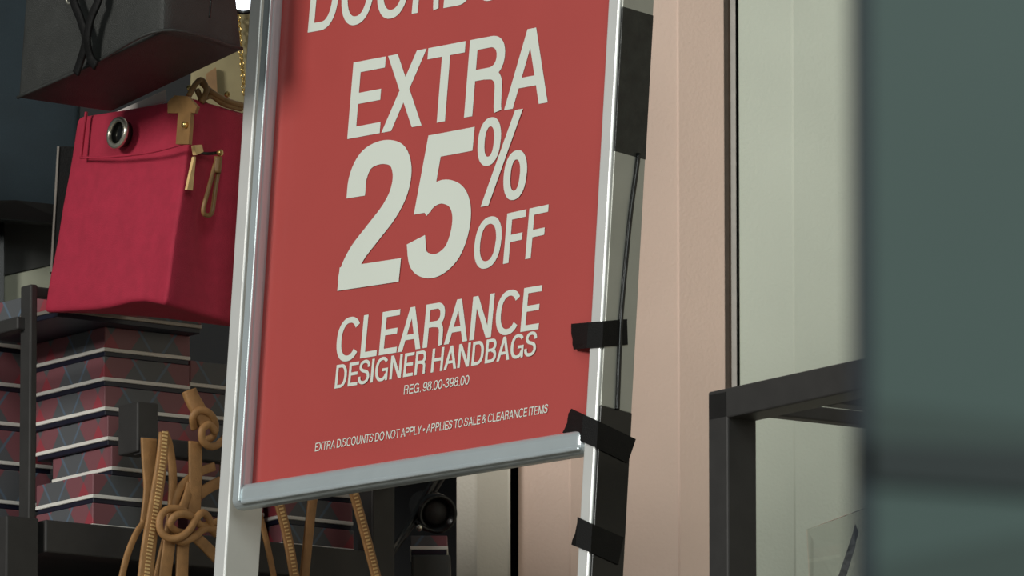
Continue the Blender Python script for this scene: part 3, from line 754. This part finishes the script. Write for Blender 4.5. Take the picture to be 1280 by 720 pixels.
box('cross_bar', (.16, .19, W-.001, LB-W+.001, ZT-.034, ZT-.006), 'black', e)

# clear acrylic sign holder
Ya = 11.6
q = [at(1008, 662, Ya), at(1064, 641, Ya-.12), at(1090, 632, Ya-.18), at(1096, 830, Ya-.18), at(1016, 830, Ya)]
e = thing('acrylic_holder', 'clear acrylic sign holder with a dark speckled edge by the garment rack', 'sign holder', Vector((at(1050, 800, Ya).x, Ya-.1, 0)))
nn = (q[1]-q[0]).cross(q[4]-q[0]).normalized()
prism('acrylic_sheet', q, nn*.003, 'acrylic', e)
prism('dark_edge', [at(1070, 655, Ya-.13), at(1075, 665, Ya-.13), at(1058, 720, Ya-.13), at(1030, 830, Ya-.1), at(1018, 830, Ya-.1), at(1048, 720, Ya-.13)], (0, .006, 0), 'reflection_and_edge', e)
bb = at(1050, 825, Ya-.1)
mesh_obj('stem', boxv(bb.x-.01, bb.x+.01, Ya-.1, Ya-.08, .001, bb.z), BOXF, 'gloss', e)
v, f = lathe([(.10, .001), (.10, .012), (.012, .02)], Vector((bb.x, Ya-.09, 0)), (0, 0, 1), 24); mesh_obj('base', v, f, 'gloss', e)

# ------------------------------------------------------------------ small lamp glimpsed above the handbags
Yk = 11.80
e = thing('track_lamp', 'bright white lamp glimpsed between the handbag and sign post', 'lamp', at(306, 6, Yk))
v, f = lathe([(.004, -.05), (.02, -.045), (.024, 0), (.021, 0), (.020, -.004)], at(304, -3, Yk), (0, -.75, -.6), 20); mesh_obj('lamp_housing', v, f, 'gloss', e, True)
v, f = lathe([(.001, .002), (.010, .0015), (.0195, -.003)], at(304, -3, Yk), (0, -.75, -.6), 20); mesh_obj('lamp_lens', v, f, 'lampglow', e, True)
ropew([at(304, -20, Yk+.02), at(304, -200, Yk+.04), Vector((at(304, -200, Yk).x, Yk+.05, 4.6))], .012, 'stem', 'gloss', e)

# ------------------------------------------------------------------ foreground panel, close to the camera
Yp = 3.0
xl = at(1068, 360, Yp).x
e = thing('foreground_panel', 'blurred dark teal panel with a charcoal band and dark edge, standing close by', 'panel', (xl+.3, Yp, 0))
M_ = WM[e]
def fp(name, pts, y0, y1, m):
    return prism(name, [Vector((p.x, y0, p.z)) for p in pts], (0, y1-y0, 0), m, e)
xr = xl+.8
mesh_obj('panel_body', boxv(xl+.004, xr, Yp, Yp+.03, .001, 1.9), BOXF, 'teal', e)
mesh_obj('edge_trim', boxv(xl, xl+.005, Yp-.002, Yp+.032, .001, 1.9), BOXF, 'edge', e)
A = lambda px, py: at(px, py, Yp)
def strip(name, yl0, yr0, yl1, yr1, m, d=.002):
    k = (xr-A(1075, 0).x)/(A(1280, 0).x-A(1075, 0).x)
    L0, L1 = A(1075, yl0), A(1075, yl1); R0, R1 = A(1280, yr0), A(1280, yr1)
    fp(name, [L0, L0+(R0-L0)*k, L1+(R1-L1)*k, L1], Yp-d, Yp+.001, m)
strip('upper_band', 503, 526, 553, 562, 'tealgrey', .001)  # bands of greyer and darker teal laid over the panel face
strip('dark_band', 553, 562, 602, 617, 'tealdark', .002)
k0 = A(1075, 708); k1 = A(1280, 668)
fp('lower_band', [k0, k1, Vector((xr, 0, k1.z)), Vector((xr, 0, .02)), Vector((k0.x, 0, .02))], Yp-.001, Yp+.001, 'tealgrey')  # lower part of the face in the greyer teal
